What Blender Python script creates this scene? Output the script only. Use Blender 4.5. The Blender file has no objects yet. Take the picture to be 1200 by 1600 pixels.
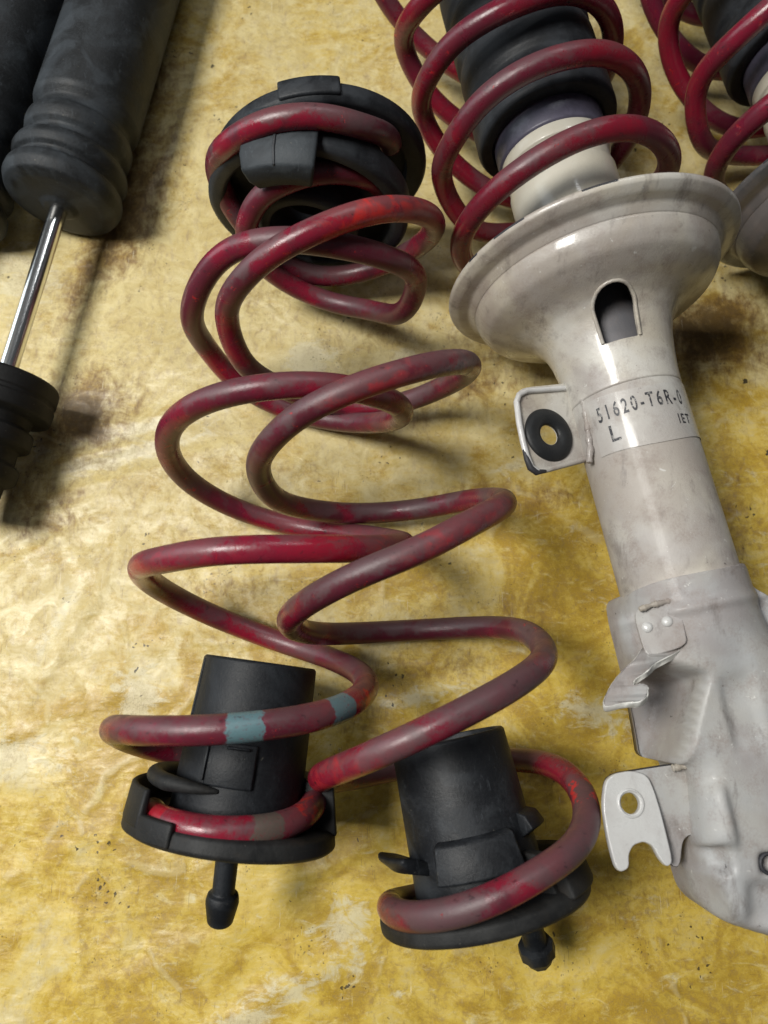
import bpy, bmesh, math, random
import numpy as np
from mathutils import Vector, Matrix
rng = np.random.default_rng(7)
SC = bpy.context.scene
COL = SC.collection
K = 0.01                                  # modelling is done in centimetres, objects are scaled to metres

# ------------------------------------------------------------------ camera, world, lamps, exposure
F = 1130.0; PT = math.radians(14.0); D = 46.0
CAM = np.array([0, -D*math.sin(PT), D*math.cos(PT)])
FW = np.array([0, math.sin(PT), -math.cos(PT)]); UP = np.array([0, math.cos(PT), math.sin(PT)]); RT = np.array([1., 0, 0])
cd = bpy.data.cameras.new('camera'); cam = bpy.data.objects.new('camera', cd); COL.objects.link(cam)
cam.location = Vector(CAM)*K; cam.rotation_euler = (PT, 0, 0)
cd.sensor_fit = 'VERTICAL'; cd.sensor_height = 36; cd.sensor_width = 27; cd.lens = 36*F/1600
cd.clip_start = 0.01; cd.clip_end = 50
cd.dof.use_dof = True; cd.dof.focus_distance = 0.385; cd.dof.aperture_fstop = 25.4/3.0
SC.camera = cam
w = bpy.data.worlds.new('World'); SC.world = w; w.use_nodes = True
wn = w.node_tree.nodes; bg = wn['Background']
bg.inputs[0].default_value = (0.66, 0.70, 0.74, 1); bg.inputs[1].default_value = 0.085

def lamp(name, loc, target, sx, sy, power, color):
    l = bpy.data.lights.new(name, 'AREA'); l.shape = 'RECTANGLE'; l.size = sx; l.size_y = sy
    l.energy = power; l.color = color
    o = bpy.data.objects.new(name, l); COL.objects.link(o); o.location = loc
    o.rotation_euler = (Vector(target)-Vector(loc)).to_track_quat('-Z', 'Y').to_euler()
    return o
lamp('window_lamp', (-0.80, 0.06, 1.48), (-0.04, -0.04, 0), 0.54, 0.46, 32, (1.0, 0.98, 0.93))
lamp('side_fill_lamp', (-2.3, 0.75, 1.0), (0, 0, 0), 1.5, 1.6, 20, (0.84, 0.93, 1.0))  # unseen panel added low at left to brighten the chrome rod
lamp('ceiling_lamp', (0.55, 1.5, 2.3), (0, 0, 0), 1.3, 0.12, 12, (0.95, 0.97, 1.0))
SC.view_settings.view_transform = 'Standard'; SC.view_settings.look = 'None'
SC.view_settings.exposure = 0.0; SC.view_settings.gamma = 1
SC.render.engine = 'CYCLES'
try: SC.cycles.use_denoising = True
except Exception: pass

# ------------------------------------------------------------------ rays: where a spot seen from the camera's place lies in the scene
def ray(x, y):
    d = FW + RT*(x-600)/F - UP*(y-800)/F
    return d/np.linalg.norm(d)
def at(x, y, z):
    d = ray(x, y); return CAM + d*((z-CAM[2])/d[2])

# ------------------------------------------------------------------ object helpers
def tagp(o, **k):
    for a, b in k.items():
        if b is not None: o[a] = b
    return o
def thing(name, base, label, cat, group=None):
    o = bpy.data.objects.new(name, None); COL.objects.link(o)
    o.location = Vector(base)*K; o.scale = (K, K, K); o.empty_display_size = 2
    tagp(o, label=label, category=cat, group=group); o['_b'] = [float(v) for v in base]
    return o
def base_of(p):
    while p.parent is not None: p = p.parent
    return np.array(list(p['_b'])) if '_b' in p else np.zeros(3)
def mesh_obj(name, V, Fc, mat, parent=None, smooth=True, kind=None, mats=None, fmat=None, attrs=None, label=None, base=None):
    b = base_of(parent) if parent is not None else (np.array(base) if base is not None else np.zeros(3))
    me = bpy.data.meshes.new(name)
    me.from_pydata([tuple(v) for v in (np.asarray(V, float)-b)], [], [tuple(int(i) for i in f) for f in Fc])
    for m in (mats or [mat]): me.materials.append(m)
    if fmat is not None: me.polygons.foreach_set('material_index', list(fmat))
    me.polygons.foreach_set('use_smooth', [smooth]*len(me.polygons))
    if attrs:
        for n, a in attrs.items():
            at_ = me.attributes.new(n, 'FLOAT', 'POINT'); at_.data.foreach_set('value', np.asarray(a, float).ravel())
    me.update()
    o = bpy.data.objects.new(name, me); COL.objects.link(o)
    if parent is not None: o.parent = parent
    else: o.scale = (K, K, K); o.location = Vector(b)*K
    if kind: o['kind'] = kind
    if label: o['label'] = label
    return o
def fix_normals(o):
    bm = bmesh.new(); bm.from_mesh(o.data); bmesh.ops.remove_doubles(bm, verts=bm.verts, dist=1e-4)
    bmesh.ops.recalc_face_normals(bm, faces=bm.faces); bm.to_mesh(o.data); bm.free(); return o
def sharp(o, ang=35):
    bm = bmesh.new(); bm.from_mesh(o.data)
    for e in bm.edges:
        if len(e.link_faces) == 2 and e.calc_face_angle(0) > math.radians(ang): e.smooth = False
    bm.to_mesh(o.data); bm.free(); return o

class Frame:
    """axis frame: a = along the part, v = to the right, u = up;  angle 0 = right, 90 = up, 180 = left, 270 = down"""
    def __init__(s, O, a, up=(0, 0, 1)):
        s.O = np.array(O, float); s.a = np.array(a, float)/np.linalg.norm(a)
        u = np.array(up, float); u = u - s.a*(u@s.a); s.u = u/np.linalg.norm(u)
        s.v = np.cross(s.a, s.u)
        if s.v[0] < 0: s.v = -s.v
    def p(s, S, ang, r):
        t = np.radians(ang)
        return s.O + np.multiply.outer(S, s.a) + np.multiply.outer(r*np.cos(t), s.v) + np.multiply.outer(r*np.sin(t), s.u)
    def s_of(s, x, y):
        r = ray(x, y); n = np.cross(s.a, r); wv = s.O-CAM
        return float(np.linalg.det([-wv, r, n])/(n@n))

def revolve(name, fr, prof, mat, parent, n=96, sub=True, **kw):
    """prof = [(s, r), ...] turned about the axis"""
    P = []
    if sub:                                   # corners rounded with short extra steps
        for i, (s_, r_) in enumerate(prof):
            if 0 < i < len(prof)-1:
                a = np.array(prof[i-1]); b = np.array([s_, r_]); c = np.array(prof[i+1])
                for q in (a, c):
                    pass
                la = np.linalg.norm(a-b); lc = np.linalg.norm(c-b); k = min(.12, la*.3, lc*.3)
                p0 = b+(a-b)/max(la, 1e-6)*k; p2 = b+(c-b)/max(lc, 1e-6)*k
                for t in (0, .5, 1): P.append((1-t)**2*p0+2*t*(1-t)*b+t*t*p2)
            else: P.append(np.array([s_, r_]))
    else: P = [np.array(p) for p in prof]
    P = np.array(P); A = np.linspace(0, 360, n, endpoint=False)
    V = np.concatenate([fr.p(np.full(n, s_), A, r_) for s_, r_ in P])
    Fc = [(i*n+j, i*n+(j+1) % n, (i+1)*n+(j+1) % n, (i+1)*n+j) for i in range(len(P)-1) for j in range(n)]
    o = mesh_obj(name, V, Fc, mat, parent, **kw); fix_normals(o); return sharp(o, 50)

def arc_sweep(name, fr, sec, a0, a1, mat, parent, n=48, **kw):
    """closed cross-section [(s, r)...] swept over part of a turn, ends capped"""
    A = np.linspace(a0, a1, n+1); m = len(sec)
    V = np.concatenate([np.array([fr.p(s_, a, r_) for s_, r_ in sec]) for a in A])
    Fc = [(i*m+j, i*m+(j+1) % m, (i+1)*m+(j+1) % m, (i+1)*m+j) for i in range(n) for j in range(m)]
    Fc += [tuple(range(m)), tuple(n*m+j for j in range(m))]
    o = mesh_obj(name, V, Fc, mat, parent, **kw)
    fix_normals(o)
    bv = o.modifiers.new('soft_edges', 'BEVEL'); bv.width = .12; bv.segments = 2; bv.limit_method = 'ANGLE'; bv.angle_limit = math.radians(50)
    return o

def wire(name, P, r, mat, parent, seg=28, attrs=None, **kw):
    """round bar along points P with rounded ends; radius r (number or array); u,v kept as attributes"""
    P = np.asarray(P, float); n = len(P); R = np.full(n, r, float) if np.isscalar(r) else np.asarray(r, float)
    T = np.gradient(P, axis=0); T /= np.linalg.norm(T, axis=1)[:, None]
    N = np.zeros_like(P); N[0] = np.cross(T[0], [.1, .2, 1]); N[0] /= np.linalg.norm(N[0])
    for i in range(1, n):
        q = N[i-1]-T[i]*(N[i-1]@T[i]); N[i] = q/np.linalg.norm(q)
    B = np.cross(T, N); L = np.concatenate([[0], np.cumsum(np.linalg.norm(np.diff(P, axis=0), axis=1))])
    rings = []; lu = []; ups = []
    def ring(c, i, rr, l): 
        a = np.linspace(0, 2*np.pi, seg, endpoint=False)
        nn = np.outer(np.cos(a), N[i])+np.outer(np.sin(a), B[i]); rings.append(c+rr*nn); lu.append(l); ups.append(nn[:, 2]*.75-nn[:, 0]*.15+nn[:, 1]*.65)
    cap = [(-.35, .35), (-.32, .62), (-.22, .86), (-.08, .97)]
    for o_, k_ in cap: ring(P[0]+T[0]*o_*R[0], 0, R[0]*k_, 0)
    for i in range(n): ring(P[i], i, R[i], L[i])
    for o_, k_ in cap[::-1]: ring(P[-1]-T[-1]*o_*R[-1], n-1, R[-1]*k_, L[-1])
    m = len(rings); V = np.concatenate(rings)
    Fc = [(i*seg+j, i*seg+(j+1) % seg, (i+1)*seg+(j+1) % seg, (i+1)*seg+j) for i in range(m-1) for j in range(seg)]
    Fc += [tuple(range(seg)), tuple((m-1)*seg+j for j in range(seg))]
    u = np.repeat(lu, seg)
    o = mesh_obj(name, V, Fc, mat, parent, attrs={'along': u, 'upside': np.concatenate(ups)}, **kw)
    return fix_keep(o)
def fix_keep(o):
    bm = bmesh.new(); bm.from_mesh(o.data); bmesh.ops.recalc_face_normals(bm, faces=bm.faces); bm.to_mesh(o.data); bm.free(); return o

def plate(name, pts, O, n, thick, mat, parent, holes=(), bevel=.06, edge=None, raw=False, **kw):
    """flat sheet-metal piece: outline given by sight lines cut with its own plane (point O, normal n)"""
    n = np.array(n, float)/np.linalg.norm(n); O = np.array(O, float)
    e1 = np.cross([0, 1, 0], n); e1 /= np.linalg.norm(e1); e2 = np.cross(n, e1)
    def loc(x, y):
        d = ray(x, y); t = ((O-CAM)@n)/(d@n); q = CAM+d*t-O; return q@e1, q@e2
    cu = bpy.data.curves.new(name, 'CURVE'); cu.dimensions = '2D'; cu.fill_mode = 'BOTH'
    cu.extrude = max(thick/2-bevel, .005); cu.bevel_depth = bevel; cu.bevel_resolution = 2
    def spl(q, rnd=True):
        s_ = cu.splines.new('POLY'); s_.points.add(len(q)-1)
        for i, (a, b) in enumerate(q): s_.points[i].co = (a, b, 0, 1)
        s_.use_cyclic_u = True
    def rounded(q, it=2):
        q = [np.array(a) for a in q]
        for _ in range(it):
            r_ = []
            for i in range(len(q)):
                a, b = q[i], q[(i+1) % len(q)]; r_ += [a*.8+b*.2, a*.2+b*.8]
            q = r_
        return q
    spl(rounded([loc(*p) for p in pts]))
    for h in holes:
        c = loc(h[0], h[1]); spl([(c[0]+h[2]*math.cos(t), c[1]+(h[3] if len(h) > 3 else h[2])*math.sin(t)) for t in np.linspace(0, 2*math.pi, 32, endpoint=False)])
    t_ = bpy.data.objects.new('tmp', cu); COL.objects.link(t_)
    dg = bpy.context.evaluated_depsgraph_get(); dg.update()
    me = bpy.data.meshes.new_from_object(t_.evaluated_get(dg)); bpy.data.objects.remove(t_)
    V = np.array([v.co[:] for v in me.vertices]); Fc = [tuple(p.vertices) for p in me.polygons]
    W = O+np.outer(V[:, 0], e1)+np.outer(V[:, 1], e2)+np.outer(V[:, 2], n)
    fm = None; mats = None
    if edge is not None:
        mats = [mat, edge]; fm = [0 if abs(p.normal.z) > .9 else 1 for p in me.polygons]
    o = mesh_obj(name, W, Fc, mat, parent, mats=mats, fmat=fm, **kw)
    fix_keep(o); return sharp(o, 40)

# ------------------------------------------------------------------ material helpers
class NT:
    def __init__(s, name):
        s.m = bpy.data.materials.new(name); s.m.use_nodes = True; s.t = s.m.node_tree; s.N = s.t.nodes; s.L = s.t.links
        s.b = s.N['Principled BSDF']; tc = s.N.new('ShaderNodeTexCoord'); s.co = tc.outputs['Object']
    def lk(s, a, b):
        if isinstance(a, (int, float)): b.default_value = a
        elif isinstance(a, tuple): b.default_value = a if len(a) == 4 or b.type == 'VECTOR' else (*a, 1)
        else: s.L.new(a, b)
    def noise(s, scale, detail=6, rough=.6, dist=0, vec=None, stretch=None):
        n = s.N.new('ShaderNodeTexNoise'); n.inputs['Scale'].default_value = scale; n.inputs['Detail'].default_value = detail
        n.inputs['Roughness'].default_value = rough; n.inputs['Distortion'].default_value = dist
        v = vec or s.co
        if stretch:
            mp = s.N.new('ShaderNodeMapping'); mp.inputs['Scale'].default_value = stretch[:3]
            if len(stretch) > 3: mp.inputs['Rotation'].default_value = (0, 0, stretch[3])
            s.L.new(v, mp.inputs['Vector']); v = mp.outputs[0]
        s.L.new(v, n.inputs['Vector']); return n.outputs['Fac']
    def vor(s, scale, feature='F1', vec=None, rand=1):
        n = s.N.new('ShaderNodeTexVoronoi'); n.feature = feature; n.inputs['Scale'].default_value = scale
        n.inputs['Randomness'].default_value = rand; s.L.new(vec or s.co, n.inputs['Vector']); return n.outputs['Distance']
    def ramp(s, x, lo, hi, a=0., b=1.):
        n = s.N.new('ShaderNodeMapRange'); n.interpolation_type = 'SMOOTHSTEP'
        s.lk(x, n.inputs['Value']); n.inputs['From Min'].default_value = lo; n.inputs['From Max'].default_value = hi
        n.inputs['To Min'].default_value = a; n.inputs['To Max'].default_value = b; return n.outputs[0]
    def op(s, o, a, b=0., clamp=False):
        n = s.N.new('ShaderNodeMath'); n.operation = o; n.use_clamp = clamp; s.lk(a, n.inputs[0]); s.lk(b, n.inputs[1]); return n.outputs[0]
    def mix(s, f, a, b, mode='MIX'):
        n = s.N.new('ShaderNodeMix'); n.data_type = 'RGBA'; n.blend_type = mode
        s.lk(f, n.inputs['Factor']); s.lk(a, n.inputs['A'] if False else n.inputs[6]); s.lk(b, n.inputs[7]); return n.outputs[2]
    def attr(s, name):
        n = s.N.new('ShaderNodeAttribute'); n.attribute_name = name; return n.outputs['Fac']
    def bump(s, h, dist, strength=1.):
        n = s.N.new('ShaderNodeBump'); n.inputs['Strength'].default_value = strength; n.inputs['Distance'].default_value = dist
        s.L.new(h, n.inputs['Height']); s.L.new(n.outputs[0], s.b.inputs['Normal']); return n
    def out(s, color=None, rough=None, metal=None, spec=None, coat=None):
        if color is not None: s.lk(color, s.b.inputs['Base Color'])
        if rough is not None: s.lk(rough, s.b.inputs['Roughness'])
        if metal is not None: s.lk(metal, s.b.inputs['Metallic'])
        if spec is not None: s.lk(spec, s.b.inputs['Specular IOR Level'])
        if coat is not None: s.lk(coat, s.b.inputs['Coat Weight']); s.b.inputs['Coat Roughness'].default_value = .12
        return s.m

def spring_paint(name, marks=(), seed=0., dirt=.5, base=(.25, .007, .024)):
    """dark red spring paint under a dusty film, with brighter rubbed places; marks = (position along the wire, half width, colour, ragged)"""
    t = NT(name)
    mp = t.N.new('ShaderNodeVectorMath'); mp.operation = 'ADD'; t.L.new(t.co, mp.inputs[0]); mp.inputs[1].default_value = (seed, seed*2, 0); co = mp.outputs[0]
    big = t.noise(.16, 3, .55, .5, co); mid = t.noise(.9, 5, .6, .6, co); fine = t.noise(6, 6, .7, 0, co); up = t.attr('upside')
    c = t.mix(t.ramp(big, .35, .65), base, (base[0]*.55, base[1]*1.3, base[2]*1.25))
    film = t.ramp(t.op('ADD', t.op('MULTIPLY', mid, .5), t.op('MULTIPLY', big, .5)), .40, .58)
    film = t.op('MULTIPLY', film, min(1, dirt+.2))
    c = t.mix(film, c, (.085, .012, .021))
    # dust that has settled on the upper side of the wire
    du = t.op('ADD', t.op('MULTIPLY', up, .22), t.op('ADD', t.op('MULTIPLY', t.noise(.30, 4, .6, .8, co), 1.3), t.op('MULTIPLY', fine, .35)))
    dust = t.ramp(du, .91-.13*dirt, 1.12-.13*dirt)
    c = t.mix(t.op('MULTIPLY', dust, .30+.45*dirt), c, (.095, .062, .064))
    chip = t.ramp(t.op('SUBTRACT', t.noise(1.7, 8, .76, .5, co), t.op('MULTIPLY', up, .03)), .62, .65)
    c = t.mix(t.op('MULTIPLY', chip, .85), c, (.40, .010, .016))
    u = t.attr('along')
    rag = t.op('MULTIPLY', t.op('SUBTRACT', t.noise(2.2, 4, .6, 0, co), .5), 1.1)
    for (u0, hw, colr, rg, st) in marks:
        d = t.op('ABSOLUTE', t.op('SUBTRACT', t.op('ADD', u, t.op('MULTIPLY', rag, rg)), u0))
        k = t.ramp(d, hw-.8*(rg > 1.5), hw+.08+1.8*(rg > 1.5), st, 0.)
        if rg == 1.3: k = t.op('MULTIPLY', k, t.ramp(t.noise(1.2, 5, .65, .5, co), .50, .55))
        k = t.op('MULTIPLY', k, t.ramp(fine, .30, .50, .35, 1.) if rg < 1.5 else t.ramp(t.op('ADD', mid, t.op('MULTIPLY', up, -.12)), .40, .60, .15, 1.))
        c = t.mix(k, c, colr)
    speck = t.ramp(t.noise(2.6, 6, .68, .3, co), .62, .67)
    c = t.mix(t.op('MULTIPLY', speck, .75), c, (.03, .012, .015))
    c = t.mix(t.ramp(fine, .3, .8, .0, .25), c, (.06, .03, .035))
    t.bump(t.op('ADD', t.op('MULTIPLY', chip, -.5), fine), .00012)
    return t.out(c, t.op('ADD', t.ramp(film, 0, .6, .20, .34), t.op('MULTIPLY', dust, .14)), 0, .5)

def rubber(name, col=(.008, .009, .011), dust=.35, dcol=(.030, .035, .041), rough=.50, seed=0, brown=0.):
    t = NT(name)
    n = t.noise(.45, 6, .68, .7, None, (1, 1, 1)); f = t.noise(7, 6, .7); sc = t.noise(1.3, 8, .75, 1.5, None, (2.5, .6, 1, .5))
    k = t.ramp(t.op('ADD', t.op('MULTIPLY', n, .7), t.op('MULTIPLY', f, .3)), .42, .68, 0, dust)
    c = t.mix(k, col, dcol)
    c = t.mix(t.ramp(sc, .58, .70, 0, dust*.9), c, tuple(v*1.7 for v in dcol))
    c = t.mix(t.ramp(t.noise(.28, 3, .5, .8), .50, .60, 0, dust*.8), c, tuple(v*1.1 for v in dcol))
    c = t.mix(t.ramp(t.noise(5, 4, .6), .70, .74, 0, .5), c, (.16, .15, .12))
    if brown: c = t.mix(t.ramp(t.noise(.9, 5), .5, .7, 0, brown), c, (.045, .035, .026))
    t.bump(t.op('ADD', f, t.op('MULTIPLY', n, 2.)), .0003, .6)
    return t.out(c, t.op('ADD', rough, t.op('MULTIPLY', k, .35)), 0, .28)

def paint_white(name, col=(.51, .49, .445), grime_shade=.80, rough=.27, warm=.45, coat=.4):
    t = NT(name)
    n = t.noise(.28, 4, .55, .4); m = t.noise(.75, 6, .60, .2); f = t.noise(9, 6, .75); st = t.noise(.55, 6, .64, .3, None, (2.0, .8, 1, .3)); l = t.noise(.16, 4, .55, .3)
    c = t.mix(t.ramp(n, .35, .65, 0, warm), col, (.40, .33, .215))
    c = t.mix(t.ramp(l, .44, .60, 0, grime_shade*.65), c, (.24, .20, .19))
    c = t.mix(t.ramp(t.op('ADD', t.op('MULTIPLY', m, .65), t.op('MULTIPLY', f, .35)), .47, .66, 0, grime_shade*.62), c, (.22, .17, .145))
    c = t.mix(t.ramp(t.op('ADD', st, t.op('MULTIPLY', f, .12)), .60, .80, 0, grime_shade*.8), c, (.14, .12, .11))
    c = t.mix(t.ramp(t.noise(1.6, 5, .6), .70, .75, 0, min(1, grime_shade*1.2)), c, (.035, .03, .03))
    c = t.mix(t.ramp(t.noise(3.8, 5, .65, .5),   .69, .74, 0, grime_shade), c, (.07, .05, .04))
    c = t.mix(t.ramp(t.noise(2.9, 5, .65, .5), .66, .70, 0, grime_shade), c, (.58, .57, .54))
    t.bump(t.op('ADD', t.op('MULTIPLY', f, .9), m), .00025, .8)
    return t.out(c, t.ramp(m, .35, .7, rough, rough+.3), 0, .5, coat)

def plain(name, col, rough=.5, metal=0., var=.25, scale=3., spec=.5):
    t = NT(name); n = t.noise(scale, 6, .65, .5)
    c = t.mix(t.ramp(n, .35, .7, 0, 1), col, tuple(v*(1-var) for v in col))
    t.bump(n, .0002, .4)
    return t.out(c, t.ramp(n, .3, .7, rough*.85, min(1, rough*1.2)), metal, spec)

# ------------------------------------------------------------------ the floor: a worn yellow vinyl sheet with folds
X0, X1, Y0, Y1, ST = -48., 48., -44., 62., .26
gx = np.arange(X0, X1, ST); gy = np.arange(Y0, Y1, ST); GX, GY = np.meshgrid(gx, gy)
def ground_px(x, y): return at(x, y, 0.)[:2]
def ell(px, py, lx, ly, ang=0.):
    """soft blob on the sheet; size in cm, ang in degrees"""
    cx, cy = ground_px(px, py); t = math.radians(ang)
    dx = GX-cx; dy = GY-cy; a = dx*math.cos(t)+dy*math.sin(t); b = -dx*math.sin(t)+dy*math.cos(t)
    return np.exp(-(a/lx)**2-(b/ly)**2)
def smooth_noise(sx, sy, seed):
    r = np.random.default_rng(seed); out = np.zeros_like(GX)
    for o in range(3):
        kx, ky = sx/2**o, sy/2**o
        nx, ny = int((X1-X0)/kx)+3, int((Y1-Y0)/ky)+3
        G = r.random((ny, nx))-.5
        fx = (GX-X0)/kx; fy = (GY-Y0)/ky; ix = fx.astype(int); iy = fy.astype(int); fx -= ix; fy -= iy
        fx = fx*fx*(3-2*fx); fy = fy*fy*(3-2*fy)
        out += (G[iy, ix]*(1-fx)*(1-fy)+G[iy, ix+1]*fx*(1-fy)+G[iy+1, ix]*(1-fx)*fy+G[iy+1, ix+1]*fx*fy)/2**o
    return out
Z = .16*smooth_noise(14, 9, 3)+.05*smooth_noise(3, 2, 5)
folds = [  # px, py, half length, half width, angle, height
 (170, 705, 5, .45, 14, .38), (190, 745, 6, .4, 17, .30), (150, 780, 5, .5, 22, .22), (230, 655, 4.5, .5, 10, .20),
 (800, 665, 3.2, .45, 14, .34), (860, 640, 3, .4, 20, .30), (760, 700, 3.4, .5, 8, .26), (880, 720, 2.4, .4, 35, .22),
 (660, 745, 3.2, .45, 4, .26), (840, 780, 4, .5, 10, .20), (720, 850, 5, .6, -8, .2), (640, 1040, 3.4, .4, 6, .34), (700, 1075, 3, .4, 14, .28),
 (90, 1020, 7, .5, 62, .16), (60, 1130, 4, .5, 20, .22), (170, 1075, 5, .6, -10, .16), (560, 640, 3, .4, 20, .25),
 (820, 1060, 3, .5, 10, .2), (260, 1010, 4, .6, 3, .15), (500, 900, 6, .8, 2, .15), (900, 820, 3, .5, 5, .16),
 (330, 700, 3, .35, 6, .14), (60, 860, 4, .4, 32, .2), (330, 1000, 4, .35, -4, .14), (560, 1080, 2, .3, 30, .18), (950, 1020, 3, .35, -20, .18), (980, 900, 3, .3, -30, .14), (720, 1290, .4, 3, 12, .12), (540, 1340, 4, .45, 24, .16), (470, 1500, 6, .45, -35, .26), (120, 1480, .5, 4, 10, .18), (180, 1280, .4, 4, -20, .15), (900, 1530, 5, .4, 8, .16), (250, 250, .4, 4, -20, .14), (400, 80, 4, .4, 30, .16), (560, 560, 4, .35, 12, .2), (620, 720, 3, .3, 8, .18), (700, 640, 3, .3, 16, .2), (1130, 640, 3, .4, 10, .18),
 (60, 1350, 5, .7, 30, .16), (260, 1500, 7, .8, 20, .14), (1000, 1450, 6, .9, -14, .15), (420, 1560, 6, .7, 28, .18), (1050, 1540, 5, .6, 15, .14)]
for (px, py, a, b, g, h) in folds: Z += h*.75*ell(px, py, a, b, g)
Z -= Z.max()*0.0
Zf = Z-.10
yel = np.clip(.5-(GY+2)/26., 0, 1)*.58 + .26                      # yellower towards the near edge
yel += .34*ell(1000, 850, 12, 14) + .30*ell(1150, 700, 10, 8)+.22*ell(1080, 1180, 8, 12)+.3*ell(600, 1450, 16, 8) + .18*ell(400, 880, 8, 3)
yel += .35*ell(290, 30, 3, 6) + .25*ell(470, 60, 3, 5)+.25*ell(1040, 60, 5, 8)+.3*ell(560, 40, 3, 4)
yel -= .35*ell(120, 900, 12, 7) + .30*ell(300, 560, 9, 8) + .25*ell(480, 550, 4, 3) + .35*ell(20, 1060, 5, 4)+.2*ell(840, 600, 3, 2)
pale = .75*ell(480, 560, 1.8, 1.6)+.7*ell(185, 715, 5, .7, 15)+.6*ell(140, 690, 4, .6, 12)+.6*ell(270, 655, 3.5, .5, 12)+.5*ell(640, 560, 3, 1)  # pale smears; streaks on folds and the diagonal band are painted sheen
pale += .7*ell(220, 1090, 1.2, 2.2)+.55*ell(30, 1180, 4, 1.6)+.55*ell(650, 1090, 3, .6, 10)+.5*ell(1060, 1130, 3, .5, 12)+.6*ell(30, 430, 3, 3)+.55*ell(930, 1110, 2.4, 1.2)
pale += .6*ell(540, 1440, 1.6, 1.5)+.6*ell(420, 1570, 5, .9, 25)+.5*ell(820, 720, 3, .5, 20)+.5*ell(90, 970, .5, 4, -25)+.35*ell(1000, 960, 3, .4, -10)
grime_shade = .85*ell(200, 330, 2.6, 6.5, -18)+.9*ell(130, 650, 3.2, 3.2)+.5*ell(60, 800, 3, 2.5)+.6*ell(230, 130, 2.2, 7, -18)  # brown stains, deepened with painted shade beside dampers, strut and coils
grime_shade += .55*ell(790, 520, 3.5, 1.8, 10)+.85*ell(1110, 530, 4.5, 3)+.45*ell(760, 600, 3.4, 1.1, 10)+.5*ell(1130, 480, 3, 1.2, 20)+.5*ell(860, 1210, 1.7, 1.5)
grime_shade += .5*ell(690, 1040, 4, .8, 5)+.45*ell(860, 780, 4, 1.0, 6)+.4*ell(760, 760, 4, .7, 4)+.4*ell(350, 920, 3, 1, 5)+.4*ell(470, 990, 4, 1)+.35*ell(560, 1110, 1.6, 2.2)
grime_shade += .3*ell(580, 520, 4, 1.6, 5)+.25*ell(400, 470, 4, 3)+.35*ell(1150, 840, 1.5, 5)+.3*ell(830, 960, 4, 1.5)+.4*ell(110, 480, .8, 4, -18)+.35*ell(650, 640, 4, 1.4, 8)
grime_shade += .25*ell(1000, 1380, 5, 3)+.3*ell(140, 1370, 1.2, .9)
nx, ny = len(gx), len(gy)
V = np.stack([GX.ravel(), GY.ravel(), Zf.ravel()], 1)
ii = np.arange((ny-1)*(nx-1)); r_ = ii//(nx-1); c_ = ii % (nx-1); q = r_*nx+c_
Fc = np.stack([q, q+1, q+nx+1, q+nx], 1)

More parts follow.
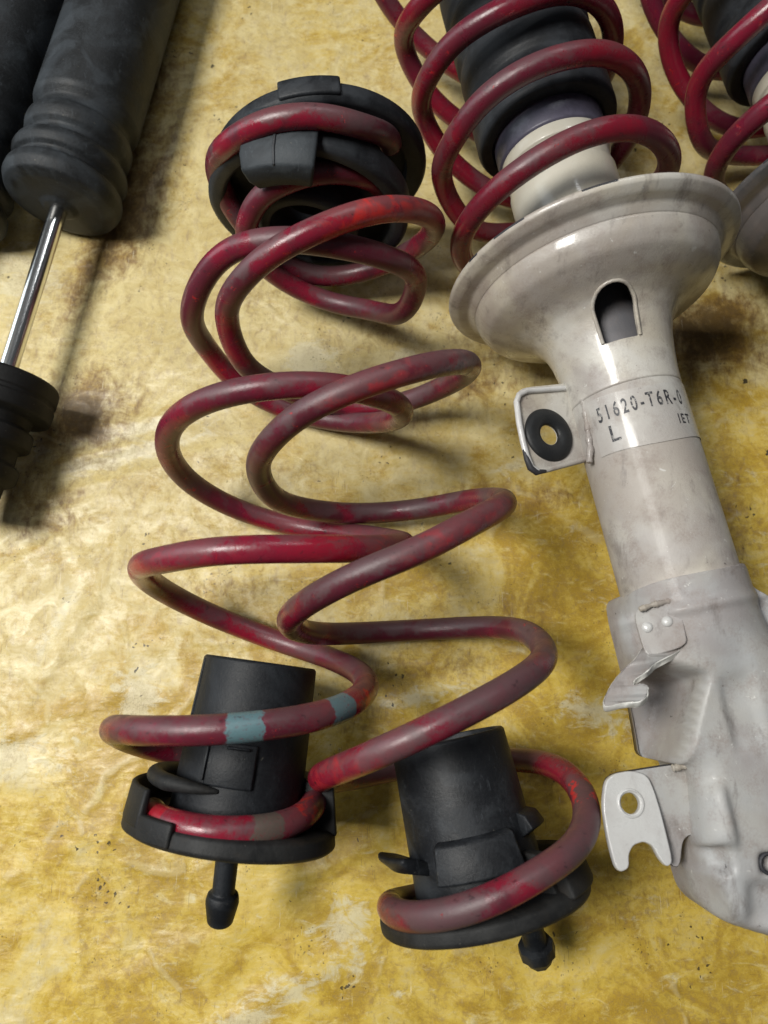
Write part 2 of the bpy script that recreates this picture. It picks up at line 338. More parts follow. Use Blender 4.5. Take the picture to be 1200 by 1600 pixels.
def floor_mat():
    t = NT('worn_yellow_vinyl')
    Y = t.attr('yellow'); P = t.attr('pale'); G = t.attr('grime_shade')
    n0 = t.noise(.085, 5, .6, .6); n1 = t.noise(.20, 8, .62, 1.4); n2 = t.noise(.55, 9, .66, 1.2); n3 = t.noise(2.6, 9, .74, .5); n4 = t.noise(11, 8, .8)
    rub = t.noise(.75, 8, .70, 1.2, None, (.8, 1.7, 1, .3)); rub2 = t.noise(1.1, 8, .72, .8, None, (2.2, .8, 1, -.5))
    def cen(x, k): return t.op('MULTIPLY', t.op('SUBTRACT', x, .5), k)
    yy = t.op('ADD', Y, t.op('ADD', cen(n1, 2.9), t.op('ADD', cen(rub, 1.7), cen(n3, .7))))
    cream = t.mix(t.ramp(n2, .35, .65), (.62, .52, .26), (.50, .39, .155))
    cream = t.mix(t.ramp(rub2, .50, .66, 0, .5), cream, (.44, .35, .21))
    yellow = t.mix(t.ramp(t.op('ADD', n1, cen(n3, .4)), .38, .62), (.60, .43, .07), (.42, .265, .026))
    yellow = t.mix(t.ramp(rub, .52, .66, 0, .55), yellow, (.62, .50, .19))
    c = t.mix(t.ramp(yy, .15, 1.0), cream, yellow)
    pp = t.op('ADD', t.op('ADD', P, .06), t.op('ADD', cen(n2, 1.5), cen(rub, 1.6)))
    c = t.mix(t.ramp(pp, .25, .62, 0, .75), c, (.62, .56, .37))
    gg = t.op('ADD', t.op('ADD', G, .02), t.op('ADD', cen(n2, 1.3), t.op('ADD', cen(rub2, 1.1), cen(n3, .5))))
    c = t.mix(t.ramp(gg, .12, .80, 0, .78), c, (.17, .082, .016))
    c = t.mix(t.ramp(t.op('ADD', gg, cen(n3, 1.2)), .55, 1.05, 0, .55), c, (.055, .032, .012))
    # fine soiling, cracks and scratches
    c = t.mix(t.ramp(t.op('ADD', n3, cen(n0, .35)), .50, .68, 0, .36), c, (.27, .19, .10))
    c = t.mix(t.ramp(t.op('ADD', n4, cen(n1, .5)), .52, .72, 0, .50), c, (.21, .15, .085))
    c = t.mix(t.ramp(t.op('ADD', n4, cen(n2, .4)), .30, .44, .30, 0), c, (.70, .64, .42))
    sc1 = t.ramp(t.noise(1.1, 3, .5, 0, None, (11, .35, 1, .5)), .68, .72, 0, .55)
    c = t.mix(t.op('MULTIPLY', sc1, t.ramp(n2, .48, .58)), c, (.70, .64, .46))
    sc2 = t.ramp(t.noise(1.3, 3, .5, 0, None, (10, .5, 1, -.75)), .67, .71, 0, .6)
    c = t.mix(t.op('MULTIPLY', sc2, t.ramp(n2, .44, .56)), c, (.19, .12, .05))
    sc3 = t.ramp(t.noise(1.3, 3, .5, 0, None, (.6, 12, 1, .12)), .69, .72, 0, .6)
    c = t.mix(t.op('MULTIPLY', sc3, t.ramp(n1, .48, .58)), c, (.15, .09, .035))
    def dots(scale, w1, wa, nz, lo, hi, size, soft, strength, col, seedv):
        mp = t.N.new('ShaderNodeMapping'); mp.inputs['Location'].default_value = seedv; t.L.new(t.warpv(w1, wa), mp.inputs['Vector'])
        v = t.vor(scale, 'F1', mp.outputs[0])
        d = t.op('SUBTRACT', v, t.ramp(t.noise(nz, 4, .6, 0, mp.outputs[0]), lo, hi, -.05, size))
        return t.mix(t.ramp(d, 0, soft, strength, 0), c, col)
    c = dots(.95, 2.5, .26, .35, .53, .70, .13, .03, .9, (.022, .018, .014), (0, 0, 0))
    c = dots(2.3, 4., .15, .25, .50, .67, .18, .05, .85, (.035, .026, .016), (5, 9, 0))
    c = dots(4.5, 7., .08, .30, .50, .68, .20, .08, .6, (.06, .042, .022), (15, 3, 0))
    u1 = t.noise(.16, 2, .4, .2); u2 = t.noise(.5, 3, .5, .2, None, (.7, 1.6, 1, .3))
    cr = t.ramp(t.vor(.085, 'DISTANCE_TO_EDGE', t.warpv(.16, 1.5)), 0, .035, 1, 0)
    cr2 = t.ramp(t.vor(.24, 'DISTANCE_TO_EDGE', t.warpv(.4, .8)), 0, .05, .45, 0)
    cr = t.op('ADD', t.op('MULTIPLY', cr, t.ramp(n1, .40, .60)), t.op('MULTIPLY', cr2, t.ramp(n2, .45, .60)))
    c = t.mix(t.op('MULTIPLY', t.ramp(cr, .4, 1.), .30), c, (.66, .58, .33))
    h = t.op('ADD', t.op('MULTIPLY', cr, .30), t.op('ADD', t.op('MULTIPLY', n3, .10), t.op('MULTIPLY', u2, 1.3)))
    h = t.op('ADD', h, t.op('ADD', t.op('MULTIPLY', n4, .06), t.op('MULTIPLY', u1, 5.)))
    t.bump(h, .0015, .75)
    return t.out(c, t.ramp(t.op('ADD', n2, cen(n3, .5)), .3, .75, .34, .58), 0, .42)
def warpv(s, scale, amt):
    n = s.N.new('ShaderNodeTexNoise'); n.inputs['Scale'].default_value = scale; n.inputs['Detail'].default_value = 3
    s.L.new(s.co, n.inputs['Vector'])
    a = s.N.new('ShaderNodeVectorMath'); a.operation = 'MULTIPLY_ADD'; s.L.new(n.outputs['Color'], a.inputs[0])
    a.inputs[1].default_value = (amt*3, amt*3, 0); s.L.new(s.co, a.inputs[2])
    fl = s.N.new('ShaderNodeVectorMath'); fl.operation = 'MULTIPLY'; s.L.new(a.outputs[0], fl.inputs[0]); fl.inputs[1].default_value = (1, 1, 0)
    return fl.outputs[0]
NT.warpv = warpv
fl = mesh_obj('floor', V, Fc, floor_mat(), kind='structure', attrs={'yellow': yel, 'pale': pale, 'grime_shade': grime_shade})

# ------------------------------------------------------------------ springs
def coil_points(fr, picks, sm=9.):
    """picks in order along the wire: (kind, x, y); L/R = outermost left / right, t = over the top, b = underneath"""
    n = len(picks); Rr = np.full(n, np.nan)
    def closest(x, y):
        r = ray(x, y); wv = CAM-fr.O
        nn = np.cross(fr.a, r); dist = abs(wv@nn)/np.linalg.norm(nn)
        s_ = fr.s_of(x, y); P_ = fr.O+fr.a*s_; t = (P_-CAM)@r
        q = CAM+r*t
        # exact nearest point on the ray
        A_ = np.array([[1, -(fr.a@r)], [fr.a@r, -1]]); B_ = np.array([(CAM-fr.O)@fr.a, (CAM-fr.O)@r])
        ss, tt = np.linalg.solve(A_, B_); return dist, CAM+r*tt
    ext = [i for i, p in enumerate(picks) if p[0] in 'LR']
    for i in ext: Rr[i] = picks[i][3] if len(picks[i]) > 3 else closest(*picks[i][1:3])[0]
    Rr = np.interp(np.arange(n), ext, Rr[ext])
    ph = []; S = []; RR = []
    last = None
    for i, p in enumerate(picks):
        x, y = p[1:3]; r = ray(x, y)
        if p[0] in 'LR': _, q = closest(x, y)
        else:
            wv = CAM-fr.O; rp = r-fr.a*(r@fr.a); wp = wv-fr.a*(wv@fr.a)
            A_ = rp@rp; B_ = 2*rp@wp; C_ = wp@wp-Rr[i]**2; disc = B_*B_-4*A_*C_
            if disc <= 0: _, q = closest(x, y)
            else:
                t = (-B_-math.sqrt(disc))/(2*A_) if p[0] == 't' else (-B_+math.sqrt(disc))/(2*A_)
                q = CAM+r*t
        d = q-fr.O; a = math.degrees(math.atan2(d@fr.u, d@fr.v)); s_ = d@fr.a
        if last is None:
            last = a if a > -60 else a+360
        else:
            k = round((last+25-a)/360.); a = a+360*k
            if a < last+3: a = last+3 if last-a < 60 else a+360
            last = a
        ph.append(last); S.append(s_); RR.append(Rr[i])
    ph = np.array(ph); t = np.arange(ph[0], ph[-1]+.01, 2.)
    S = np.array(S); RR = np.array(RR)
    m = np.gradient(S, ph)                       # cubic hermite through the picks
    idx = np.clip(np.searchsorted(ph, t)-1, 0, len(ph)-2); h = ph[idx+1]-ph[idx]; x = (t-ph[idx])/h
    s2 = (2*x**3-3*x**2+1)*S[idx]+(x**3-2*x**2+x)*h*m[idx]+(-2*x**3+3*x**2)*S[idx+1]+(x**3-x**2)*h*m[idx+1]
    r2 = np.interp(t, ph, RR)
    def sm_(v, sig):
        k = int(sig*2)+1; g = np.exp(-.5*(np.arange(-k, k+1)/(sig/1.))**2); g /= g.sum()
        e = np.concatenate([2*v[0]-v[1:k+1][::-1], v, 2*v[-1]-v[-k-1:-1][::-1]]); return np.convolve(e, g, 'valid')
    s2 = sm_(s2, sm/2.); r2 = sm_(r2, 18/2.)
    return fr.p(np.zeros(len(t)), t, r2)+np.outer(s2, fr.a)
def along_at(P, x, y, kind='t'):
    """position along the wire nearest to a sight line (upper crossing for t)"""
    L = np.concatenate([[0], np.cumsum(np.linalg.norm(np.diff(P, axis=0), axis=1))])
    r = ray(x, y); d = P-CAM; q = d-np.outer(d@r, r); e = np.linalg.norm(q, axis=1)
    e = e+(0 if kind is None else np.where(P[:, 2] > 7, 0, 5)) if kind == 't' else e
    return float(L[int(np.argmin(e))])

frA = Frame(at(478, 467, 7.2), at(375, 1107, 7.07)-at(478, 467, 7.2))
frB = Frame(at(507, 308, 8.6), at(676, 1115, 7.2)-at(507, 308, 8.6))
frS = Frame(at(862, 235, 8.2), at(1048, 866, 8.2)-at(862, 235, 8.2))
A_picks = [('R', 596, 300), ('t', 560, 274), ('t', 500, 270), ('t', 440, 288), ('t', 405, 312), ('L', 388, 345),
 ('b', 440, 435), ('b', 500, 466), ('b', 570, 482), ('b', 635, 480), ('R', 654, 455),
 ('t', 600, 402), ('t', 530, 385), ('t', 440, 375), ('t', 350, 398), ('L', 302, 480),
 ('b', 330, 550), ('b', 360, 588), ('b', 590, 660), ('R', 629, 645),
 ('t', 590, 618), ('t', 500, 602), ('t', 400, 607), ('t', 310, 632), ('L', 264, 680),
 ('b', 300, 755), ('b', 370, 795), ('b', 450, 820), ('b', 560, 835), ('R', 632, 850),
 ('t', 560, 858), ('t', 450, 858), ('t', 330, 862), ('t', 260, 875), ('L', 222, 888),
 ('b', 260, 925), ('b', 340, 965), ('b', 430, 1000), ('b', 520, 1030), ('R', 573, 1072),
 ('t', 520, 1112), ('t', 440, 1130), ('t', 340, 1140), ('t', 230, 1142), ('L', 176, 1140),
 ('b', 235, 1168), ('b', 285, 1180), ('b', 400, 1208), ('R', 490, 1255),
 ('t', 455, 1285), ('t', 400, 1297), ('t', 330, 1298), ('t', 270, 1287), ('L', 238, 1268)]
B_picks = [('R', 610, 225), ('t', 560, 198), ('t', 500, 183), ('t', 430, 188), ('t', 375, 212), ('L', 337, 265),
 ('b', 500, 432), ('b', 580, 420), ('b', 640, 393), ('R', 677, 350),
 ('t', 640, 328), ('t', 580, 330), ('t', 500, 358), ('t', 420, 400), ('t', 370, 450), ('L', 352, 505),
 ('b', 375, 560), ('b', 415, 592), ('b', 600, 635), ('b', 690, 605), ('R', 732, 572),
 ('t', 690, 568), ('t', 620, 585), ('t', 540, 612), ('t', 460, 655), ('t', 415, 700), ('L', 402, 735),
 ('b', 425, 775), ('b', 480, 795), ('b', 560, 802), ('b', 640, 797), ('b', 730, 782), ('R', 787, 785),
 ('t', 730, 820), ('t', 650, 862), ('t', 560, 898), ('t', 490, 935), ('L', 452, 972),
 ('b', 500, 990), ('b', 580, 988), ('b', 680, 983), ('b', 760, 980), ('b', 820, 987), ('R', 850, 1018),
 ('t', 810, 1065), ('t', 740, 1105), ('t', 650, 1150), ('t', 560, 1190), ('L', 502, 1215),
 ('b', 560, 1214), ('b', 610, 1203), ('b', 810, 1188), ('b', 870, 1198), ('R', 922, 1265),
 ('t', 905, 1315), ('t', 850, 1360), ('t', 780, 1400), ('t', 710, 1425), ('t', 650, 1432), ('L', 613, 1415),
 ('b', 660, 1400), ('R', 885, 1395)]
S_picks = [('L', 590, -25), ('b', 655, 66), ('b', 700, 90), ('R', 905, -62), ('t', 800, -72), ('t', 700, -28), ('t', 650, 18), ('L', 624, 78),
 ('b', 675, 156), ('b', 714, 180), ('R', 952, 35), ('t', 880, -12), ('t', 820, 3), ('t', 760, 30), ('t', 700, 76), ('t', 668, 125), ('L', 655, 175),
 ('b', 714, 262), ('b', 752, 285), ('R', 995, 128), ('t', 940, 84), ('t', 880, 90), ('t', 810, 117), ('t', 750, 162), ('t', 706, 225), ('L', 689, 285),
 ('b', 747, 364), ('b', 777, 362), ('R', 1043, 240), ('t', 990, 201), ('t', 920, 210), ('t', 860, 238), ('t', 800, 278), ('t', 745, 330), ('L', 720, 395),
 ('b', 780, 440), ('b', 900, 440)]
PA = coil_points(frA, A_picks); PB = coil_points(frB, B_picks); PS = coil_points(frS, S_picks)
TEAL = (.10, .19, .21)
mkA = [(along_at(PA, 380, 1135), .66, TEAL, .7, 1.), (along_at(PA, 524, 1112), .62, TEAL, .6, .95), (along_at(PA, 556, 1104), .55, (.50, .015, .015), 1.3, .9),
       (along_at(PA, 414, 1296), .62, (.10, .088, .07), .9, .9), (along_at(PA, 250, 1282), .7, (.36, .010, .02), .3, .8), (along_at(PA, 475, 1272), .8, (.45, .03, .02), 1.3, .8),
       (along_at(PA, 176, 1140), 2.2, (.06, .035, .03), 2., .8), (along_at(PA, 560, 856), 2.2, (.36, .012, .02), 2., .75), (along_at(PA, 300, 862), 5., (.32, .012, .035), 2., .6)]
mkB = [(along_at(PB, 610, 330), 3.6, (.52, .02, .015), 2., .85), (along_at(PB, 660, 330), 1.6, (.17, .04, .04), 2., .6), (along_at(PB, 600, 592), 2., (.42, .012, .02), 2., .6),
       (along_at(PB, 700, 568), 2.6, (.12, .07, .075), 2., .8), (along_at(PB, 780, 785), 1.6, (.10, .06, .06), 2., .8), (along_at(PB, 730, 822), 2.6, (.38, .02, .03), 2., .6),
       (along_at(PB, 520, 1205), 1.9, (.38, .014, .022), 2., .75), (along_at(PB, 395, 745), 1.0, (.05, .025, .025), 1.6, .8), (along_at(PB, 925, 1250), .8, (.5, .015, .015), 1.3, .9),
       (along_at(PB, 850, 1010), 2., (.10, .07, .075), 2., .6)]
MS_A = spring_paint('red_spring_paint_left', mkA, 3., .55)
MS_B = spring_paint('red_spring_paint_right', mkB, 11., .85, (.21, .008, .024))
MS_S = spring_paint('red_spring_paint_strut', [], 23., .35, (.20, .006, .018))

spA = thing('coil_spring', (*at(375, 900, 0)[:2], 0), 'loose red coil spring on the left, teal paint bands on its lowest wide coil', 'spring', 'loose red coil springs crossing each other')
wire('coil', PA, .64, MS_A, spA)
spB = thing('coil_spring', (*at(640, 900, 0)[:2], 0), 'loose red coil spring without teal bands, its lowest coil touching the forked lug', 'spring', 'loose red coil springs crossing each other')
wire('coil', PB, .64, MS_B, spB)

# ------------------------------------------------------------------ lower rubber sleeves in the loose springs
RUB = rubber('black_rubber', (.006, .007, .009), dust=.30)
RUB2 = rubber('black_rubber_dusty', (.008, .009, .011), .50, (.040, .045, .051), .46)
RUBF = rubber('flange_rubber', (.009, .0095, .010), .45, (.034, .034, .033), .58, brown=.3)
def tube_profile(s0, s1, r0, r1, t=.32):
    return [(s1, r1-t), (s0+.05, r0-t), (s0, r0-t+.08), (s0, r0-.1), (s0+.12, r0), (s1, r1)]
slA = thing('rubber_sleeve', (*at(400, 1280, 0)[:2], 0), 'black flanged rubber sleeve with long barbed stem, behind the teal paint bands', 'rubber sleeve', 'black rubber sleeves at the lower spring ends')
fA = Frame(at(408, 1034, 6.6), at(364, 1292, 6.5)-at(408, 1034, 6.6))
lenA = float(np.linalg.norm(at(364, 1292, 6.5)-at(408, 1034, 6.6)))
revolve('sleeve', fA, tube_profile(0, lenA-.3, 2.88, 3.22), RUB, slA)
revolve('flange', fA, [(lenA-.5, .9), (lenA-.5, 4.7), (lenA-.35, 5.0), (lenA+.25, 5.1), (lenA+.45, 4.9), (lenA+.45, .9), (lenA-.5, .9)], RUBF, slA)
arc_sweep('side_wall', fA, [(lenA-1.7, 4.8), (lenA-1.85, 4.95), (lenA-1.7, 5.12), (lenA-.1, 5.25), (lenA-.1, 4.8)], 133, 216, RUBF, slA)
wire('coil_lip', np.array([fA.p(lenA-1.85-.25*math.sin(math.radians(a-60)), a, 3.0+1.12*min(1, (a-92)/42.)) for a in np.linspace(98, 222, 50)]), np.interp(np.linspace(98, 222, 50), [98, 112, 132, 222], [.10, .25, .38, .42]), RUBF, slA, seg=20)
arc_sweep('side_wall', fA, [(lenA-2.6, 3.2), (lenA-2.6, 4.6), (lenA-.3, 5.1), (lenA-.3, 3.2)], -60, 4, RUBF, slA)
arc_sweep('edge_rib', fA, [(lenA-.75, 4.8), (lenA-.75, 5.18), (lenA+.3, 5.24), (lenA+.3, 4.8)], 110, 215, RUBF, slA)
arc_sweep('raised_panel', fA, [(lenA-4.2, 3.0), (lenA-4.2, 3.22), (lenA-2.2, 3.3), (lenA-2.2, 3.0)], 70, 112, RUB, slA, n=20)
arc_sweep('raised_mark', fA, [(lenA-4.05, 3.1), (lenA-4.05, 3.36), (lenA-3.9, 3.36), (lenA-3.9, 3.1)], 76, 96, RUB2, slA, n=12)
arc_sweep('mould_seam', fA, [(.2, 2.7), (.2, 2.93), (lenA-4.3, 3.13), (lenA-4.3, 2.9)], 151, 153, RUB2, slA, n=3)
arc_sweep('raised_mark', fA, [(lenA-4.15, 3.1), (lenA-4.15, 3.34), (lenA-2.4, 3.42), (lenA-2.4, 3.1)], 111, 113, RUB2, slA, n=3)
def stem(fr, s0, length, r, parent, mat, bend=0):
    revolve('stem', fr, [(s0, r+.02), (s0+length-1.6, r), (s0+length-1.5, r+.20), (s0+length-1.15, r+.27), (s0+length-.15, r+.08), (s0+length, r-.08), (s0+length, .01)], mat, parent, n=40)
fAs = Frame(fA.p(lenA, 90, .6), at(343, 1446, 5.9)-fA.p(lenA, 90, .6))
stem(fAs, 0, float(np.linalg.norm(at(343, 1444, 5.9)-fA.p(lenA, 90, .6))), .54, slA, RUB)

slB = thing('rubber_sleeve', (*at(740, 1330, 0)[:2], 0), 'dusty black flanged rubber sleeve with short stem, nearest the forked lug', 'rubber sleeve', 'black rubber sleeves at the lower spring ends')
oB, eB = at(699, 1152, 6.1), at(756, 1405, 6.3)
fB = Frame(oB, eB-oB); lenB = float(np.linalg.norm(eB-oB))
revolve('sleeve', fB, tube_profile(0, lenB-.3, 2.9, 3.2), RUB2, slB)
revolve('flange', fB, [(lenB-.45, .9), (lenB-.45, 4.7), (lenB-.2, 5.1), (lenB+.3, 5.1), (lenB+.5, 4.9), (lenB+.5, .9), (lenB-.45, .9)], RUBF, slB)
arc_sweep('side_wall', fB, [(lenB-1.3, 4.4), (lenB-1.4, 5.1), (lenB-.1, 5.35), (lenB-.1, 4.4)], -70, 48, RUBF, slB)
arc_sweep('coil_lip', fB, [(lenB-2.5, 3.0), (lenB-2.85, 3.7), (lenB-3.1, 4.5), (lenB-2.9, 4.65), (lenB-2.3, 4.1), (lenB-1.9, 3.0)], 138, 182, RUB2, slB, n=20)
arc_sweep('raised_panel', fB, [(lenB-3.4, 3.0), (lenB-3.2, 3.45), (lenB-1.6, 3.8), (lenB-1.6, 3.0)], 58, 125, RUB2, slB, n=30)
arc_sweep('rib', fB, [(lenB-2.2, 3.0), (lenB-2.0, 4.2), (lenB-.3, 4.7), (lenB-.3, 3.0)], 42, 52, RUBF, slB, n=6)
arc_sweep('coil_lip', fB, [(lenB-3.8, 3.0), (lenB-3.6, 3.5), (lenB-3.0, 3.8), (lenB-2.6, 3.0)], 15, 44, RUB, slB, n=20)
fBs = Frame(at(835, 1468, 4.2), at(848, 1520, 3.2)-at(835, 1468, 4.2))
revolve('stem', fBs, [(-1.2, .55), (.2, .62), (.3, .9), (.8, .95), (1.05, .75), (1.4, .6), (1.4, .01)], RUB2, slB, n=9, sub=False)

# ------------------------------------------------------------------ upper rubber seats
st1 = thing('spring_seat', (*at(498, 300, 0)[:2], 0), 'round black rubber spring seat, rearmost of two, flat tab on its top rim', 'spring seat', 'black rubber seats at the upper spring ends')
f1 = Frame(at(502, 268, 6.9), frB.a+np.array([-.10, 0, .02]))
revolve('rim', f1, [(.55, 5.2), (.6, 6.15), (.3, 6.4), (-.35, 6.4), (-.6, 6.2), (-.6, 5.1), (.55, 5.2)], RUB2, st1)
revolve('plate', f1, [(-.5, 5.3), (-.5, 2.4), (-.1, 2.4), (-.1, 5.3)], RUB, st1)
arc_sweep('tab', f1, [(-.75, 6.0), (-.75, 6.55), (.35, 6.55), (.35, 6.0)], 76, 106, RUB2, st1, n=16)
st2 = thing('spring_seat', (*at(488, 360, 0)[:2], 0), 'round black rubber spring seat with a square grey clip block on its ring', 'spring seat', 'black rubber seats at the upper spring ends')
f2 = Frame(at(486, 312, 7.0), frA.a+np.array([.03, 0, 0]))
revolve('ring', f2, [(.2, 4.95), (.9, 4.9), (1.15, 5.15), (1.15, 5.7), (.9, 5.95), (-.3, 5.95), (-.5, 5.7), (-.5, 4.9), (.2, 4.95)], RUB2, st2)
revolve('plate', f2, [(-.45, 5.2), (-.45, 2.2), (-.05, 2.0), (-.05, 5.2)], RUB, st2)
revolve('collar', f2, [(-.3, 1.9), (-.3, 3.2), (1.9, 3.0), (2.1, 2.7), (2.1, 2.2), (-.3, 1.9)], RUB, st2)
arc_sweep('clip_block', f2, [(-1.1, 4.3), (-1.1, 6.1), (-.8, 6.4), (1.7, 6.35), (2.5, 6.0), (2.7, 5.3), (2.5, 4.4)], 80, 119, rubber('grey_rubber', (.018, .022, .026), .6, (.052, .061, .068), .55), st2, n=20)
arc_sweep('clip_block_rib', f2, [(-.9, 6.2), (-.8, 6.47), (1.7, 6.42), (2.52, 6.05), (2.5, 5.8), (1.7, 6.1)], 99.5, 101, RUB2, st2, n=3)

# ------------------------------------------------------------------ strut with white body
PW = paint_white('grimy_white_paint'); PW2 = paint_white('lit_white_paint', (.56, .56, .55), .22, .25, .05, .5)  # second white is brightened to paint in the lug's lamp-lit face
PWG = paint_white('grey_white_paint', (.38, .385, .385), .80, .44, .2, .08); PCR = paint_white('cream_paint', (.50, .48, .41), .12, .28, .25, .4)
ARM = paint_white('grey_arm_paint', (.26, .265, .26), .9, .4, .1, .1); INR = paint_white('dusty_inner_steel', (.12, .12, .13), .5, .45, 0, 0)
BODY = paint_white('worn_body_paint', (.49, .475, .44), .75, .46, .35, .05); DARK = plain('dark_inside', (.03, .03, .035), .6); BARE = paint_white('bare_edge', (.68, .68, .64), .35, .4, .1)
GREY = plain('purple_grey_sleeve', (.085, .08, .115), .42); BOOT = rubber('dust_boot_rubber', (.010, .011, .013), .5, (.035, .040, .047), .5)
GROM = rubber('grommet_rubber', (.014, .015, .016), .15, (.05, .05, .05), .42)

def masked_shell(name, fr, prof, holes_fn, mat, parent, n=360, step=.12, thick=.18):
    """revolved shell whose cells inside a hole outline are left out, then given thickness"""
    P = []
    for (a, b) in zip(prof[:-1], prof[1:]):
        a = np.array(a); b = np.array(b); k = max(1, int(np.linalg.norm(b-a)/step))
        for j in range(k): P.append(a+(b-a)*j/k)
    P.append(np.array(prof[-1])); P = np.array(P)
    for _ in range(3):  # soften the profile
        P[1:-1] = P[1:-1]*.5+(P[:-2]+P[2:])*.25
    A = np.linspace(0, 360, n, endpoint=False)
    V = np.concatenate([fr.p(np.full(n, s_), A, r_) for s_, r_ in P]); m = len(P)
    SA = np.array([(s_, a) for s_, _ in P for a in A])
    ins = np.array([holes_fn(s_, a) for s_, a in SA])           # >0 inside the hole (signed distance in cm)
    # vertices just inside the hole are moved onto its edge
    h = .04
    near = np.where((ins > 0) & (ins < .3))[0]
    Fc = []
    for i in range(m-1):
        for j in range(n):
            q = (i*n+j, i*n+(j+1) % n, (i+1)*n+(j+1) % n, (i+1)*n+j)
            if sum(ins[k] > 0 for k in q) < 4 and not all(ins[k] > -1e-9 for k in q): Fc.append(q)
    used = set(k for f in Fc for k in f)
    for k in near:
        if k in used:
            s_, a = SA[k]; r_ = P[k//n][1]; ds = .05; da = math.degrees(.05/r_)
            gs = (holes_fn(s_+ds, a)-holes_fn(s_-ds, a))/.1; ga = (holes_fn(s_, a+da)-holes_fn(s_, a-da))/.1
            g = math.hypot(gs, ga)+1e-6; d_ = ins[k]
            s2 = s_-gs/g*d_; a2 = a-math.degrees(ga/g*d_/r_)
            r2 = np.interp(s2, P[:, 0], P[:, 1]) if np.all(np.diff(P[:, 0]) >= 0) else r_
            V[k] = fr.p(s2, a2, r2)
    remap = {k: i for i, k in enumerate(sorted(used))}
    o = mesh_obj(name, V[sorted(used)], [tuple(remap[k] for k in f) for f in Fc], mat, parent)
    fix_keep(o)
    md = o.modifiers.new('thickness', 'SOLIDIFY'); md.thickness = thick; md.offset = -1
    return o
def arch_hole(s, a, s_base=14.0, s_top=11.55, ac=101., hw=.92):
    a = (a+180) % 360-180
    x = math.radians(a-ac)*3.25; sc = s_top+hw
    if s < sc: return hw-math.hypot(x, (s-sc)*1.0)
    return min(hw-abs(x), s_base-s)

def build_strut(fr, name, label, cat, spring_mat, spring_pts, full=True, perch_mat=None, group=None, dirty=None):
    base = fr.O+fr.a*9; st = thing(name, (base[0], base[1], 0), label, cat, group)
    pm = perch_mat or PW
    wire('spring', spring_pts, .63, spring_mat, st)
    # dust boot with shallow bellows
    pr = [(-16, 4.0)]
    s_ = -16.
    while s_ < -4.5:
        pr += [(s_+.3, 4.12), (s_+2.3, 4.12), (s_+2.6, 3.93), (s_+2.9, 3.93), (s_+3.2, 4.1)]; s_ += 3.2
    pr += [(s_+.2, 4.15), (-1.2, 4.15), (-.9, 4.0), (-.85, 3.3), (-1.5, 3.2)]
    revolve('dust_boot', fr, pr, BOOT, st)
    revolve('inner_sleeve', fr, [(-3, 3.2), (.5, 3.25), (.65, 3.05), (.7, 2.7)], GREY, st)
    revolve('damper_tube', fr, [(.3, 3.0), (.6, 3.14), (1.3, 3.14), (1.4, 2.98), (2.5, 2.98), (2.6, 3.08), (9.6, 3.08), (9.8, 2.5)], PCR, st)
    # seat dish: rolled rim, flat flange, bell and neck in one shell
    prof = [(8.35, 3.1), (8.7, 3.4), (8.75, 6.3), (8.5, 7.2), (8.32, 7.85), (8.36, 8.02), (8.5, 8.06), (8.68, 8.0), (8.95, 7.6), (9.08, 7.05), (9.55, 6.75)]
    revolve('spring_perch', fr, prof+[(9.35, 5.8), (8.9, 3.1)], pm, st, n=128)
    bell = [(9.5, 6.75), (10.1, 6.62), (10.7, 6.2), (11.15, 5.4), (11.5, 4.6), (11.9, 3.95), (12.5, 3.5), (13.3, 3.25), (14.4, 3.08), (15.3, 2.98), (16.2, 2.94)]
    for (c0, c1, rr) in ((96, 108, 8.045), (128, 141, 8.05), (150, 155, 8.05)):
        arc_sweep('paint_chip', fr, [(8.36, rr-.05), (8.38, rr+.010), (8.46, rr+.022), (8.50, rr+.015), (8.50, rr-.05)], c0, c1, DARK, st, n=12)
    if full:
        masked_shell('bell', fr, bell, arch_hole, pm, st)
        revolve('inner_cylinder', fr, [(9.5, 2.1), (16.5, 2.3)], INR, st, n=48)
        # raised lip round the window
        lip = []
        for t in np.linspace(0, math.pi, 15): lip.append((12.47-.97*math.sin(t), 101+math.degrees(.97*math.cos(t)/3.25)))
        lip = [(13.95, 101+math.degrees(.97/3.25))]+lip+[(13.95, 101-math.degrees(.97/3.25))]
        bs, br = np.array(bell)[:, 0], np.array(bell)[:, 1]
        wire('window_lip', np.array([fr.p(s, a, np.interp(s, bs, br)+.02) for s, a in lip]), .10, pm, st, seg=10)
    else: revolve('bell', fr, bell, pm, st)
    revolve('body_tube', fr, [(15.9, 2.925), (29.5, 2.96)], BODY if full else pm, st)
    return st

fx = frS
strut = build_strut(fx, 'strut', 'grimy white suspension strut with red spring, printed sticker and forked lug', 'strut', MS_S, PS, True, PW, 'suspension struts with red springs')
